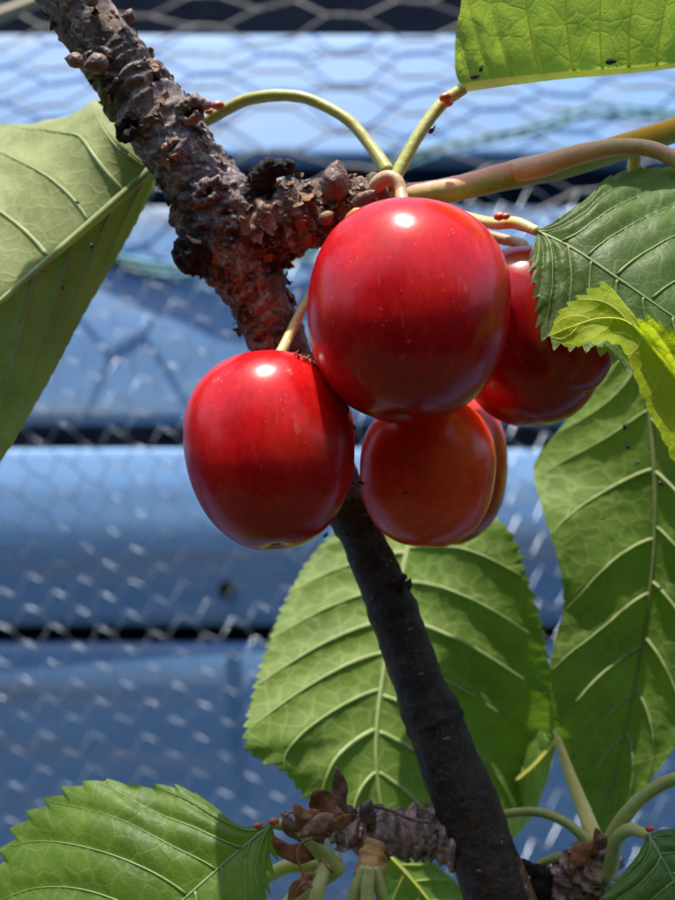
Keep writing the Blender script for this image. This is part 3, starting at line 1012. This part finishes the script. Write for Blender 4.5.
# ------------------------------------------------------------------ leaves
def make_leaf(label, mid, left, right, mat, vmat, nv=9, lag=.30, teeth=34, amp=.75, quilt=.32, under=True, bulge=(0, 0), wave=.5, seed=0,
              petiole=None, pmat=None, glands=(), mr=.55, vr=.26, dist=None, holes=None):
    base = W(*mid[0])
    root = thing('cherry_leaf', label, 'leaf', base, 'leaves of the cherry branch')
    nt, ns = 300, 26
    Mc = spline([W(*q) for q in mid], nt)
    ts = np.linspace(0, 1, nt)
    T = np.gradient(Mc, axis=0)
    T /= np.linalg.norm(T, axis=1)[:, None]
    halves = []
    for hi, E in enumerate((left, right)):
        Ec = spline([W(*q) for q in E], nt)
        halves.append(Ec)
    sgn = -1.0 if under else 1.0

    def warp(hi, te):
        te = np.asarray(te, float)
        return .30 / nv * noise(np.stack([te * nv * .45, 0 * te + 3.3 * hi, 0 * te], -1), 1, seed + 60)

    te_grid = np.linspace(-.2, 1.1, 600)

    def point(hi, t, s):
        """Surface point and normal-ish displacement for arrays t, s (0 midrib .. 1 edge)."""
        Ec = halves[hi]
        m_ = np.stack([np.interp(t, ts, Mc[:, j]) for j in range(3)], -1)
        e_ = np.stack([np.interp(t, ts, Ec[:, j]) for j in range(3)], -1)
        tt = np.stack([np.interp(t, ts, T[:, j]) for j in range(3)], -1)
        d = e_ - m_
        wd = np.linalg.norm(d, axis=-1)
        nrm = np.cross(d, tt)
        nrm /= np.linalg.norm(nrm, axis=-1)[..., None] + 1e-9
        nrm = np.where((nrm[..., 1] > 0)[..., None], -nrm, nrm)      # towards the open side
        P = m_ + d * s[..., None]
        te = t - lag * s ** 1.25
        ph = (te + warp(hi, te)) * nv
        q = np.abs(np.sin(math.pi * ph)) ** .75
        fade = np.clip(wd / 4, 0, 1) * np.clip(s * 5, 0, 1) * np.clip((1 - s) * 3 + .35, 0, 1)
        off = -quilt * sgn * -1 * q * fade if not under else -quilt * q * fade
        off = off + bulge[hi] * 4 * s * (1 - s) * np.clip(wd / 8, 0, 1)
        off = off + wave * np.clip(wd / 8, 0, 1) * s ** 2 * noise(np.stack([t * 7, s * 1.2 + hi * 9, 0 * t], -1), 1, seed + 5)
        off = off + .16 * fbm(P, 1 / 2.2, 3, seed) * np.clip(s * 4, 0, 1)
        tooth = (t * teeth + .2 * noise(np.stack([t * teeth * .35, 0 * t + hi, 0 * t], -1), 1, seed + 8)) % 1.0
        saw = np.where(tooth < .72, tooth / .72, (1 - tooth) / .28) ** .9
        var = .75 + .5 * noise(np.stack([t * teeth * .6, 0 * t + hi * 3, 0 * t], -1), 1, seed + 9)
        tw = np.clip((s - .86) / .14, 0, 1) ** 1.3
        dn = d / (wd[..., None] + 1e-9)
        edge = amp * (saw - .35) * var * tw * np.clip(wd / 3, 0, 1)
        P = P + dn * edge[..., None] + tt * (edge * .35)[..., None] + nrm * off[..., None]
        return P, nrm

    v, f, uv = [], [], []
    ss = np.r_[np.linspace(0, .84, ns - 6), np.linspace(.87, 1, 6)]
    tt, sg = np.meshgrid(ts, ss, indexing='ij')
    P0, _ = point(0, tt, sg)
    P1, _ = point(1, tt, sg)
    P1[:, 0] = P0[:, 0] = (P0[:, 0] + P1[:, 0]) / 2
    full = np.concatenate([P0[:, ::-1], P1[:, 1:]], 1)
    us = np.concatenate([-ss[::-1], ss[1:]])
    UV = np.stack(np.broadcast_arrays(ts[:, None], us[None] * .5 + .5), -1)
    m = full.shape[1]
    faces = grid_faces(nt, m, False)
    part('blade', full.reshape(-1, 3), faces, mat, root, UV.reshape(-1, 2))
    # midrib and side veins
    side_off = -.10 if under else .05
    t = np.linspace(0, .995, 80)
    Cm = np.stack([np.interp(t, ts, Mc[:, j]) for j in range(3)], 1)
    rows = np.c_[Cm + np.array((0, side_off * 1.2, 0)), mr * (1 - .82 * t)]
    vv, ff, _ = tube(rows, 110, 10)
    rib = part('midrib', vv, ff, vmat, root)
    for hi in (0, 1):
        for k in range(nv):
            t0 = float(np.interp(k / nv, te_grid + warp(hi, te_grid), te_grid))
            if k == 0 or t0 < .004:
                t0 = .004
            s = np.linspace(0.02, .975, 30)
            tv = t0 + lag * s ** 1.25
            ok = tv < .985
            if ok.sum() < 6:
                continue
            P, nr = point(hi, tv[ok], s[ok])
            if np.linalg.norm(P[-1] - P[0]) < 2.2:
                continue
            P = P + nr * (-.10 * (1 - s[ok]) [:, None] * vr / .5 if under else .13)
            rr = vr * (1 - .86 * s[ok] ** .9) * (.95 if k else .7) * (1 + .18 * math.sin(k * 2.4 + hi))
            vv, ff, _ = tube(np.c_[P, rr], 40, 8)
            part('vein', vv, ff, vmat, rib)
    if petiole:
        rows = [r[:3] + [r[3] * .78] for r in pix_path(petiole)]
        vv, ff, sf = tube(rows, 90, 18, lambda P, N, s, th, r: .04 * fbm(P, 1 / 1.2, 3, 5) + .03 * np.sin(th * 2))
        pe = part('petiole', vv, ff, pmat or M['petiole'], root)
        for (px, py, d, r) in glands:
            gl = W(px, py, d)
            rg = r * d / F
            vv, ff, _ = tube([list(gl + np.array((-rg, 0, -rg * .3))) + [rg * .3], list(gl + np.array((-rg * .5, 0, 0))) + [rg * .75], list(gl + np.array((rg * .4, 0, rg * .2))) + [rg * .7],
                              list(gl + np.array((rg, 0, rg * .3))) + [rg * .25]], 16, 14, lambda P, N, s, th, rr: .06 * fbm(P, 1 / .5, 2, 9))
            part('gland', vv, ff, M['gland'], pe)
    return root


make_leaf('large pale leaf seen from below at the left edge, behind the branch',
          [(156, 165, 153), (120, 198, 152), (60, 250, 150), (0, 302, 148), (-60, 352, 146), (-125, 405, 145)],
          [(156, 165, 153), (135, 142, 156), (116, 112, 163), (98, 97, 169), (72, 112, 172), (30, 122, 174), (-20, 130, 174), (-90, 180, 158), (-135, 290, 150), (-125, 405, 145)],
          [(156, 165, 153), (155, 185, 154), (122, 250, 154), (80, 322, 153), (40, 397, 152), (0, 462, 151), (-40, 492, 149), (-95, 470, 147), (-125, 405, 145)],
          M['under_pale'], M['vein'], nv=7, lag=.30, teeth=30, amp=.25, quilt=.45, bulge=(4.0, .2), wave=.6, seed=1, mr=.75, vr=.34,
          petiole=[(156, 165, 153, 5), (180, 140, 155, 6), (208, 120, 153, 7.5), (250, 99, 150, 8), (300, 97, 148, 7.5), (345, 118, 146, 7.5), (372, 148, 144, 8), (388, 172, 142, 9.5)],
          glands=[(218, 106, 150, 6), (209, 112, 151, 4)])
make_leaf('glowing green leaf cropped by the top right corner',
          [(463, 88, 144), (490, 84, 143), (560, 76, 142), (640, 70, 141), (720, 60, 140), (800, 46, 140)],
          [(463, 88, 144), (456, 74, 144), (455, 48, 143), (459, 15, 142), (475, -30, 140), (530, -75, 138), (630, -90, 136), (740, -60, 137), (800, 46, 140)],
          [(463, 88, 144), (480, 86, 149), (540, 76, 154), (620, 66, 156), (720, 54, 152), (800, 46, 140)],
          M['under_glow'], M['vein_dim'], nv=12, lag=.10, teeth=40, amp=.4, quilt=.42, bulge=(-.4, 0), wave=.3, seed=2, mr=.62, vr=.20,
          petiole=[(463, 88, 144, 8), (440, 106, 144, 8), (418, 136, 143, 8), (402, 165, 142, 8.5), (390, 188, 141, 9)],
          glands=[(446, 98, 142.2, 6), (449, 104, 142.5, 4)])
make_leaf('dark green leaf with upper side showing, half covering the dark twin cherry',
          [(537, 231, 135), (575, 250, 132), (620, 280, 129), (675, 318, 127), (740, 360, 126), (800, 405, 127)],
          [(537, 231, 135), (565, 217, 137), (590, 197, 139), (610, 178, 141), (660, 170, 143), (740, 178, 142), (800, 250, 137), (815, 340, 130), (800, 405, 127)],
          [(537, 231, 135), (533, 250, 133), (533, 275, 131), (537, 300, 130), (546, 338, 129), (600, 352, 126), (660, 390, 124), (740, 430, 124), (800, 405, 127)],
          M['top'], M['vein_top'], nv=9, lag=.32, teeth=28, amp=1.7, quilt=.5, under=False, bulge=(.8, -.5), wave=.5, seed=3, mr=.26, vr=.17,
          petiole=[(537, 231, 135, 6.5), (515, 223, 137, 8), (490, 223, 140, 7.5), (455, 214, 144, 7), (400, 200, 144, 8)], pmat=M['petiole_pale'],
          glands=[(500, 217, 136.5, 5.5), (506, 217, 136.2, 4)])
make_leaf('curled yellow green young leaf at the right edge, in front of the dark leaf',
          [(720, 430, 119), (688, 392, 120), (655, 352, 121), (628, 322, 122.5), (600, 318, 124), (575, 325, 124), (549, 336, 125)],
          [(720, 345, 117), (695, 345, 118), (672, 330, 119), (652, 318, 120), (634, 326, 122), (624, 300, 124), (604, 284, 125), (578, 299, 125.5), (558, 316, 125.5), (549, 336, 125)],
          [(735, 540, 117), (700, 495, 117.5), (668, 448, 118.5), (642, 395, 120), (622, 348, 122), (592, 344, 122.5), (568, 346, 124), (549, 336, 125)],
          M['young'], M['vein_dim'], nv=6, lag=.18, teeth=19, amp=.7, quilt=.2, bulge=(.5, -.4), wave=.9, seed=4, mr=.12, vr=.07)
make_leaf('long green leaf hanging tip down along the right edge',
          [(636, 310, 171), (648, 400, 170), (655, 500, 169), (650, 590, 169), (632, 700, 170), (610, 790, 171), (598, 838, 171)],
          [(636, 310, 171), (600, 380, 174), (560, 428, 176), (534, 466, 176), (543, 510, 170), (560, 565, 167), (565, 612, 167), (549, 662, 166), (551, 705, 167), (566, 775, 169), (598, 838, 171)],
          [(636, 310, 171), (680, 380, 164), (725, 480, 161), (735, 600, 161), (705, 700, 164), (662, 765, 167), (618, 822, 170), (598, 838, 171)],
          M['under'], M['vein'], nv=10, lag=.16, teeth=40, amp=.3, quilt=.5, bulge=(.8, .4), wave=.8, seed=5, mr=.5, vr=.32)
make_leaf('broad light green leaf behind the lower branch, below the cherries',
          [(415, 515, 188), (400, 585, 182), (386, 655, 176), (376, 735, 170), (380, 800, 167), (396, 862, 166)],
          [(415, 515, 188), (360, 520, 190), (318, 548, 188), (287, 598, 181), (263, 662, 172), (246, 735, 162), (256, 757, 162), (285, 772, 163), (310, 802, 164), (350, 840, 165), (396, 862, 166)],
          [(415, 515, 188), (470, 510, 181), (507, 528, 175), (526, 575, 173), (545, 642, 173), (556, 705, 175), (552, 742, 177), (535, 790, 176), (500, 830, 173), (440, 856, 169), (396, 862, 166)],
          M['under'], M['vein'], nv=9, lag=.20, teeth=46, amp=1.1, quilt=.7, bulge=(.8, .8), wave=.6, seed=6, mr=.58, vr=.38)
make_leaf('small bright leaf behind the broad leaf, on the straight yellow petiole',
          [(557, 738, 158), (525, 772, 172), (485, 800, 184), (440, 815, 188), (400, 820, 190)],
          [(557, 738, 158), (535, 730, 176), (500, 735, 186), (450, 760, 190), (400, 820, 190)],
          [(557, 738, 158), (548, 775, 166), (534, 812, 173), (503, 847, 180), (455, 858, 184), (400, 820, 190)],
          M['under_glow'], M['vein_dim'], nv=6, lag=.2, teeth=26, amp=.55, quilt=.4, wave=.5, seed=7, mr=.34, vr=.12,
          petiole=[(554, 731, 158.5, 2.0), (557, 738, 158, 3.6), (561, 749, 157.5, 5.2), (569, 772, 156, 7), (582, 805, 153, 9), (596, 842, 149, 11)], pmat=M['petiole_yellow'])
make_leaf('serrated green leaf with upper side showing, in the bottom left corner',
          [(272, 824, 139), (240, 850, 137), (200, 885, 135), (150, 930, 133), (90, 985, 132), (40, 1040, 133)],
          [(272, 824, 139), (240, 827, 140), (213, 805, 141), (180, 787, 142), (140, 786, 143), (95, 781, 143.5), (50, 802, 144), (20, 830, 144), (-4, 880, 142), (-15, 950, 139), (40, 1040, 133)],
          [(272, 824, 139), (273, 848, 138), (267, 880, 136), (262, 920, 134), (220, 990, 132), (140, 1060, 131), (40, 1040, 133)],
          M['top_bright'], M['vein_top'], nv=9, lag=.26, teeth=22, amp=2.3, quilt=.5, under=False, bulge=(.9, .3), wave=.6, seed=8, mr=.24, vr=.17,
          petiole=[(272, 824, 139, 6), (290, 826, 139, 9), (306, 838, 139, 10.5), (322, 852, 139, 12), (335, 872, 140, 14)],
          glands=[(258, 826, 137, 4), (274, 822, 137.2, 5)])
make_leaf('grey green leaf in the bottom right corner',
          [(648, 835, 137), (662, 860, 135), (700, 930, 133), (745, 1000, 133)],
          [(648, 835, 137), (634, 860, 134.5), (612, 886, 133), (592, 915, 132), (620, 985, 131), (745, 1000, 133)],
          [(648, 835, 137), (678, 829, 140), (735, 850, 141), (785, 930, 138), (745, 1000, 133)],
          M['top'], M['vein_top'], nv=8, lag=.24, teeth=28, amp=.6, quilt=.45, under=False, bulge=(.6, .4), wave=.5, seed=9, mr=.3, vr=.16,
          petiole=[(648, 835, 137, 6), (630, 830, 139, 8.5), (616, 842, 142, 9.5), (610, 868, 145, 10), (600, 885, 148, 10)],
          glands=[(650, 829, 136, 4)])
make_leaf('shaded leaf tip peeping out beneath the ringed spur',
          [(385, 850, 158), (410, 876, 158), (440, 915, 158), (470, 965, 159)],
          [(385, 850, 158), (376, 880, 157), (388, 925, 157), (430, 965, 158), (470, 965, 159)],
          [(385, 850, 158), (420, 856, 160), (452, 878, 161), (480, 920, 161), (470, 965, 159)],
          M['under_glow'], M['vein_dim'], nv=6, lag=.2, teeth=22, amp=.5, quilt=.4, wave=.4, seed=10, mr=.25, vr=.14)


# stalks without a blade in view
def stalk_thing(name, label, cat, pts, mat, n=70, m=18, extra=()):
    rows = [r[:3] + [r[3] * (1. if cat == 'shoot' else .8)] for r in pix_path(pts)]
    root = thing(name, label, cat, rows[-1][:3])
    v, f, s = tube(rows, n, m, lambda P, N, ss, th, r: .05 * fbm(P, 1 / 1.6, 3, 5))
    part('stalk', v, f, mat, root)
    for k, (nm, p2, m2) in enumerate(extra):
        v, f, s = tube(pix_path(p2), n, m, lambda P, N, ss, th, r: .04 * fbm(P, 1 / 1.6, 3, 6))
        part(nm, v, f, m2, root)
    return root


stalk_thing('green_shoot', 'thick pink and green shoot leaving the spur towards the right edge', 'shoot',
            [(720, 112, 152, 13), (675, 130, 151, 12.5), (620, 148, 150, 13), (570, 163, 149, 13.5), (530, 171, 148, 14.5), (500, 178, 147, 13.5), (450, 190, 145, 12.5), (410, 196, 143, 12.5), (380, 198, 142, 11)],
            M['shoot'], 160, 28,
            [('petiole', [(515, 172, 146, 10), (545, 165, 144.5, 11), (580, 154, 143, 10), (620, 147, 142, 8.5), (655, 150, 141, 8), (690, 168, 140, 8), (720, 190, 140, 8)], M['stalk_pink']),
             ('petiole', [(636, 148, 152, 6), (634, 165, 153, 6.5), (632, 185, 154, 6.5), (630, 210, 156, 6)], M['petiole_pale'])])
stalk_thing('leaf_stalk', 'arched olive stalk reaching left behind the lower branch from the flaky spur', 'stalk',
            [(470, 822, 156, 5), (500, 815, 154, 5.5), (535, 812, 152, 6), (565, 822, 150, 6), (588, 842, 149, 7), (595, 856, 149, 7)], M['petiole'])
stalk_thing('leaf_stalk', 'curved green stalk rising to the right edge from the flaky spur', 'stalk',
            [(720, 770, 144, 8), (675, 779, 145, 8), (645, 795, 146, 8.5), (622, 820, 147, 9.5), (606, 850, 148, 11)], M['petiole'])
stalk_thing('leaf_stalk', 'short pale green stalk low between branch and flaky spur', 'stalk',
            [(535, 868, 153, 5), (548, 860, 152, 5.5), (568, 856, 151, 5.5), (585, 860, 151, 6)], M['petiole'])
stalk_thing('fruit_stalk', 'leftmost of the green stalks hanging from the orange collar', 'stalk',
            [(330, 1000, 136, 8), (345, 930, 137, 8), (356, 890, 137.5, 8), (366, 868, 138, 8)], M['petiole'])
stalk_thing('fruit_stalk', 'middle green stalk hanging from the orange collar', 'stalk',
            [(370, 1000, 134, 8.5), (366, 930, 135, 8.5), (367, 895, 136, 8.5), (369, 868, 137, 8)], M['petiole'])
stalk_thing('fruit_stalk', 'rightmost of the green stalks hanging from the orange collar', 'stalk',
            [(402, 1000, 137, 8), (388, 930, 138, 8), (381, 893, 138, 8), (374, 868, 138.5, 8)], M['petiole'])
stalk_thing('fruit_stalk', 'broad grey green stalk hanging below the dry bud scales', 'stalk',
            [(305, 1000, 134, 9), (312, 930, 135, 9.5), (318, 890, 136, 9), (326, 862, 139, 8)], M['petiole'])
stalk_thing('fruit_stalk', 'olive stalk pointing left below the bottom left leaf base', 'stalk',
            [(225, 905, 150, 9), (262, 880, 147, 9), (290, 866, 144, 9.5), (322, 866, 142, 11), (340, 860, 142, 11)], M['petiole'])
stalk_thing('fruit_stalk', 'lowest green stalk running to the bottom edge beside the leaf', 'stalk',
            [(250, 960, 142, 10), (280, 915, 141, 10), (305, 890, 141, 11), (330, 872, 141, 13)], M['petiole_pale'])


# ------------------------------------------------------------------ cherries
def cherry_mesh(rx, ry, taper=.10, square=2.25, dimple=.16, seed=0, yscale=.97, pinch=0.):
    """Axis along z, stalk end up; rx, ry in mm."""
    n, m = 96, 128
    ph = np.linspace(0.0, math.pi, n)
    th = np.linspace(0, 2 * math.pi, m, endpoint=False)
    c, s = np.cos(ph), np.sin(ph)
    rad = (np.abs(c) ** square + np.abs(s) ** square) ** (-1 / square)
    z = ry * c * rad
    x = rx * s * rad * (1 + taper * c - .25 * taper * (1 - c * c))
    z = z - dimple * ry * np.exp(-(ph / .26) ** 2) + .045 * ry * np.exp(-((math.pi - ph) / .14) ** 2)
    P = np.zeros((n, m, 3))
    P[..., 0] = x[:, None] * np.cos(th)
    P[..., 1] = x[:, None] * np.sin(th) * yscale
    P[..., 2] = z[:, None]
    U = P / rx
    bulge = 1 + .020 * noise(U, 1.1, seed) + .008 * noise(U, 2.6, seed + 1)
    sut = np.exp(-((np.angle(np.exp(1j * (th - 2.4)))) / .16) ** 2)[None] * s[:, None]
    bulge = bulge - .010 * sut - pinch * np.exp(-((np.angle(np.exp(1j * (th - .3)))) / .5) ** 2)[None] * s[:, None]
    P *= bulge[..., None]
    return P.reshape(-1, 3), grid_faces(n, m)


def make_cherry(label, px, py, d, rxp, ryp, mat, rot, taper, seed, stalk, scar=True, square=2.24, twin=None, smat=None):
    rx, ry = rxp * d / F, ryp * d / F
    c = W(px, py, d)
    q = Matrix.Rotation(rot[1], 4, 'Y') @ Matrix.Rotation(rot[0], 4, 'X')
    A = np.array(q.to_3x3())
    root = thing('cherry', label, 'cherry', c, 'cherries on the spur')
    v, f = cherry_mesh(rx, ry, taper, square, .14, seed)
    flesh = part('fruit', v @ A.T + c, f, mat, root)
    if twin:
        (tpx, tpy, td, trx, try_, trot) = twin
        v2, f2 = cherry_mesh(trx * td / F, try_ * td / F, taper, square, .1, seed + 7)
        q2 = np.array((Matrix.Rotation(trot[1], 4, 'Y') @ Matrix.Rotation(trot[0], 4, 'X')).to_3x3())
        part('twin_lobe', v2 @ q2.T + W(tpx, tpy, td), f2, mat, root)
    if scar:
        b = A @ np.array((0, 0, -ry * .968)) + c
        ax = A @ np.array((0, 0, -1.0))
        vv, ff, _ = tube([list(b - ax * .4) + [.5], list(b + ax * .02) + [.48], list(b + ax * .10) + [.35], list(b + ax * .03) + [.15]], 14, 20,
                         lambda P, N, s, th, r: .09 * np.sin(th * 5) + .06 * noise(P, 2, 3))
        part('blossom_scar', vv, ff, M['calyx'], flesh)
    if stalk:
        topc = A @ np.array((0, 0, ry * .80)) + c
        rows = [list(topc) + [stalk[0][3] * d / F]] + pix_path(stalk)
        vv, ff, _ = tube(rows, 80, 16, lambda P, N, s, th, r: .03 * fbm(P, 1 / 1.2, 3, 4))
        part('stalk', vv, ff, smat or M['stalk'], root)
    return root


RAD = math.radians
make_cherry('largest glossy crimson cherry in the middle, topmost of the cluster', 408, 312, 130, 103, 111, M['c1'], (RAD(-16), RAD(5)), .055, 2,
            [(403, 204, 136, 7), (401, 192, 137.5, 6.5), (397, 181, 138, 6.5), (388, 177, 138.5, 7), (378, 184, 139.5, 8.5), (372, 196, 141, 9)])
make_cherry('glossy scarlet cherry at lower left, hanging against blue boards', 270, 451, 133, 88, 99, M['c2'], (RAD(-18), RAD(-5)), .11, 3,
            [(281, 352, 139, 5.5), (290, 334, 141, 5), (303, 308, 142, 5), (322, 275, 143, 5), (345, 230, 143, 6)], smat=M['petiole_pale'])
make_cherry('orange red cherry below the largest one, dotted with black specks', 427, 471, 142.5, 69, 77, M['c3'], (RAD(-6), RAD(4)), .05, 4,
            [(420, 392, 148, 5), (412, 350, 150, 5), (400, 280, 149, 5), (380, 205, 144, 6)], scar=False)
make_cherry('red cherry mostly hidden behind the orange red one', 441, 466, 163, 68, 80, M['c4'], (RAD(-6), RAD(-3)), .05, 5,
            [(440, 382, 163, 4.5), (430, 330, 160, 5), (405, 260, 152, 5), (384, 205, 145, 6)], scar=False)
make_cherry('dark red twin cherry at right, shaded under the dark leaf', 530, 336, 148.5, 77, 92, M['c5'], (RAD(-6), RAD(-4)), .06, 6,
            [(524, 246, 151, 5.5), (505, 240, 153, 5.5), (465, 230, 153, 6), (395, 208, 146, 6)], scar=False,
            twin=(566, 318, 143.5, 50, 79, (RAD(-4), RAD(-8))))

# dried blossom fluff caught on the left cherry, against the largest one
fl = thing('dried_blossom', 'orange brown dried blossom remains stuck between the two big cherries', 'blossom', W(305, 361, 131))
for k in range(16):
    s = k / 15
    px, py = 295 + 24 * s, 356 + 11 * s + R.uniform(-1, 1)
    d = 130.0
    rows = pix_path([(px, py + 3, d, 1.1), (px + R.uniform(-2, 2), py, d - .6, .9), (px + R.uniform(-4, 4), py - R.uniform(2, 6), d - 1.2, .5)])
    v, f, _ = tube(rows, 8, 6)
    part('filament', v, f, M['orange'], fl)
rows = pix_path([(293, 357, 130.6, 1.6), (305, 360, 130.2, 2), (316, 368, 130, 2.4), (321, 373, 130, 1.6)])
v, f, _ = tube(rows, 20, 8, lambda P, N, s, th, r: .1 * fbm(P, 3, 2))
part('dried_tube', v, f, M['bark_dead'], fl)


# ------------------------------------------------------------------ aphids
def aphid_mesh(name, mat):
    V, Fc = [], []

    def add(v, f):
        o = sum(len(a) for a in V)
        V.append(np.asarray(v))
        Fc.extend(tuple(i + o for i in q) for q in f)
    add(*tube([(-.95, 0, .3, .05), (-.8, 0, .32, .28), (-.35, 0, .36, .42), (.1, 0, .36, .38), (.4, 0, .34, .24), (.62, 0, .34, .24), (.8, 0, .32, .06)], 18, 12)[:2])
    for sy in (-1, 1):
        for x0, dx in ((-.2, -.5), (.1, 0), (.35, .45)):
            add(*tube([(x0, sy * .25, .3, .05), (x0 + dx * .6, sy * .6, .42, .04), (x0 + dx, sy * .9, 0, .03)], 7, 5)[:2])
        add(*tube([(.7, sy * .1, .36, .035), (1.05, sy * .3, .5, .03), (1.45, sy * .45, .4, .02)], 7, 5)[:2])
        add(*tube([(-.7, sy * .15, .5, .05), (-.98, sy * .22, .6, .04)], 4, 5)[:2])
    return mesh_from(name, np.vstack(V), Fc, mat)


AB, AR = aphid_mesh('aphid', M['aphid']), aphid_mesh('aphid', M['aphid_red'])


def aphid(label, px, py, d, spx, ang, me=AB, normal=(0, -1, .15)):
    z = Vector(normal).normalized()
    x = Vector((math.cos(ang), 0, math.sin(ang)))
    x = (x - z * x.dot(z)).normalized()
    q = Matrix((x, z.cross(x), z)).transposed().to_quaternion()
    s = spx * d / F / 2
    solo('aphid', label, 'aphid', me, W(px, py, d), q, (s, s, s), 'aphids')


aphid('brown aphid at the base of the glowing top right leaf', 475, 78, 142.2, 11, .2, AR)
aphid('dark aphid on the glowing top right leaf, above the brown one', 481, 69, 141.8, 9, 1.2, AB)
aphid('dark aphid on the midrib of the top right leaf', 611, 63, 139.5, 13, .1, AR)
aphid('black aphid below the petiole of the top right leaf', 432, 130, 141.5, 12, 1.0, AB)
aphid('black aphid at left end of the orange red cherry', 361, 483, 136.5, 9, -.4, AB)
aphid('tiny black aphid in the middle of the orange red cherry', 405, 493, 133.4, 6, .5, AB)
aphid('black aphid on the gap beside the largest cherry', 347, 410, 131, 11, -1.2, AB)
aphid('black aphid lower in the gap between three cherries', 354, 427, 133, 8, -1.0, AB)
aphid('black aphid beneath the scarlet cherry beside the branch', 326, 535, 146, 7, .8, AB)
aphid('tiny dark speck of an aphid on the largest cherry', 408, 342, 118.0, 3, .3, AB)
for k, (px, py, d, s, lab) in enumerate((
        (92, 247, 151.5, 7, 'black aphid just under the midrib of the left leaf'), (78, 203, 150.5, 6, 'black aphid above the midrib of the left leaf'),
        (43, 271, 149, 5, 'small black aphid touching the left leaf midrib'), (63, 288, 150.5, 6, 'lowest black aphid on the left leaf'))):
    aphid(lab, px, py, d - 1, s, R.uniform(-2, 2), AB)
for k, (px, py, s, lab) in enumerate((
        (661, 484, 8, 'black aphid right of the midrib on the long right leaf'), (624, 426, 9, 'topmost dark aphid on the long right leaf'), (627, 446, 8, 'dark aphid just under the topmost on the long right leaf'),
        (638, 462, 7, 'pale brown aphid beside the midrib of the long right leaf'), (603, 518, 6, 'dark aphid left on the long right leaf'), (660, 588, 7, 'brown aphid low on the long right leaf'))):
    aphid(lab, px, py, 163.0, s, R.uniform(-2, 2), AR if 'brown' in lab else AB)
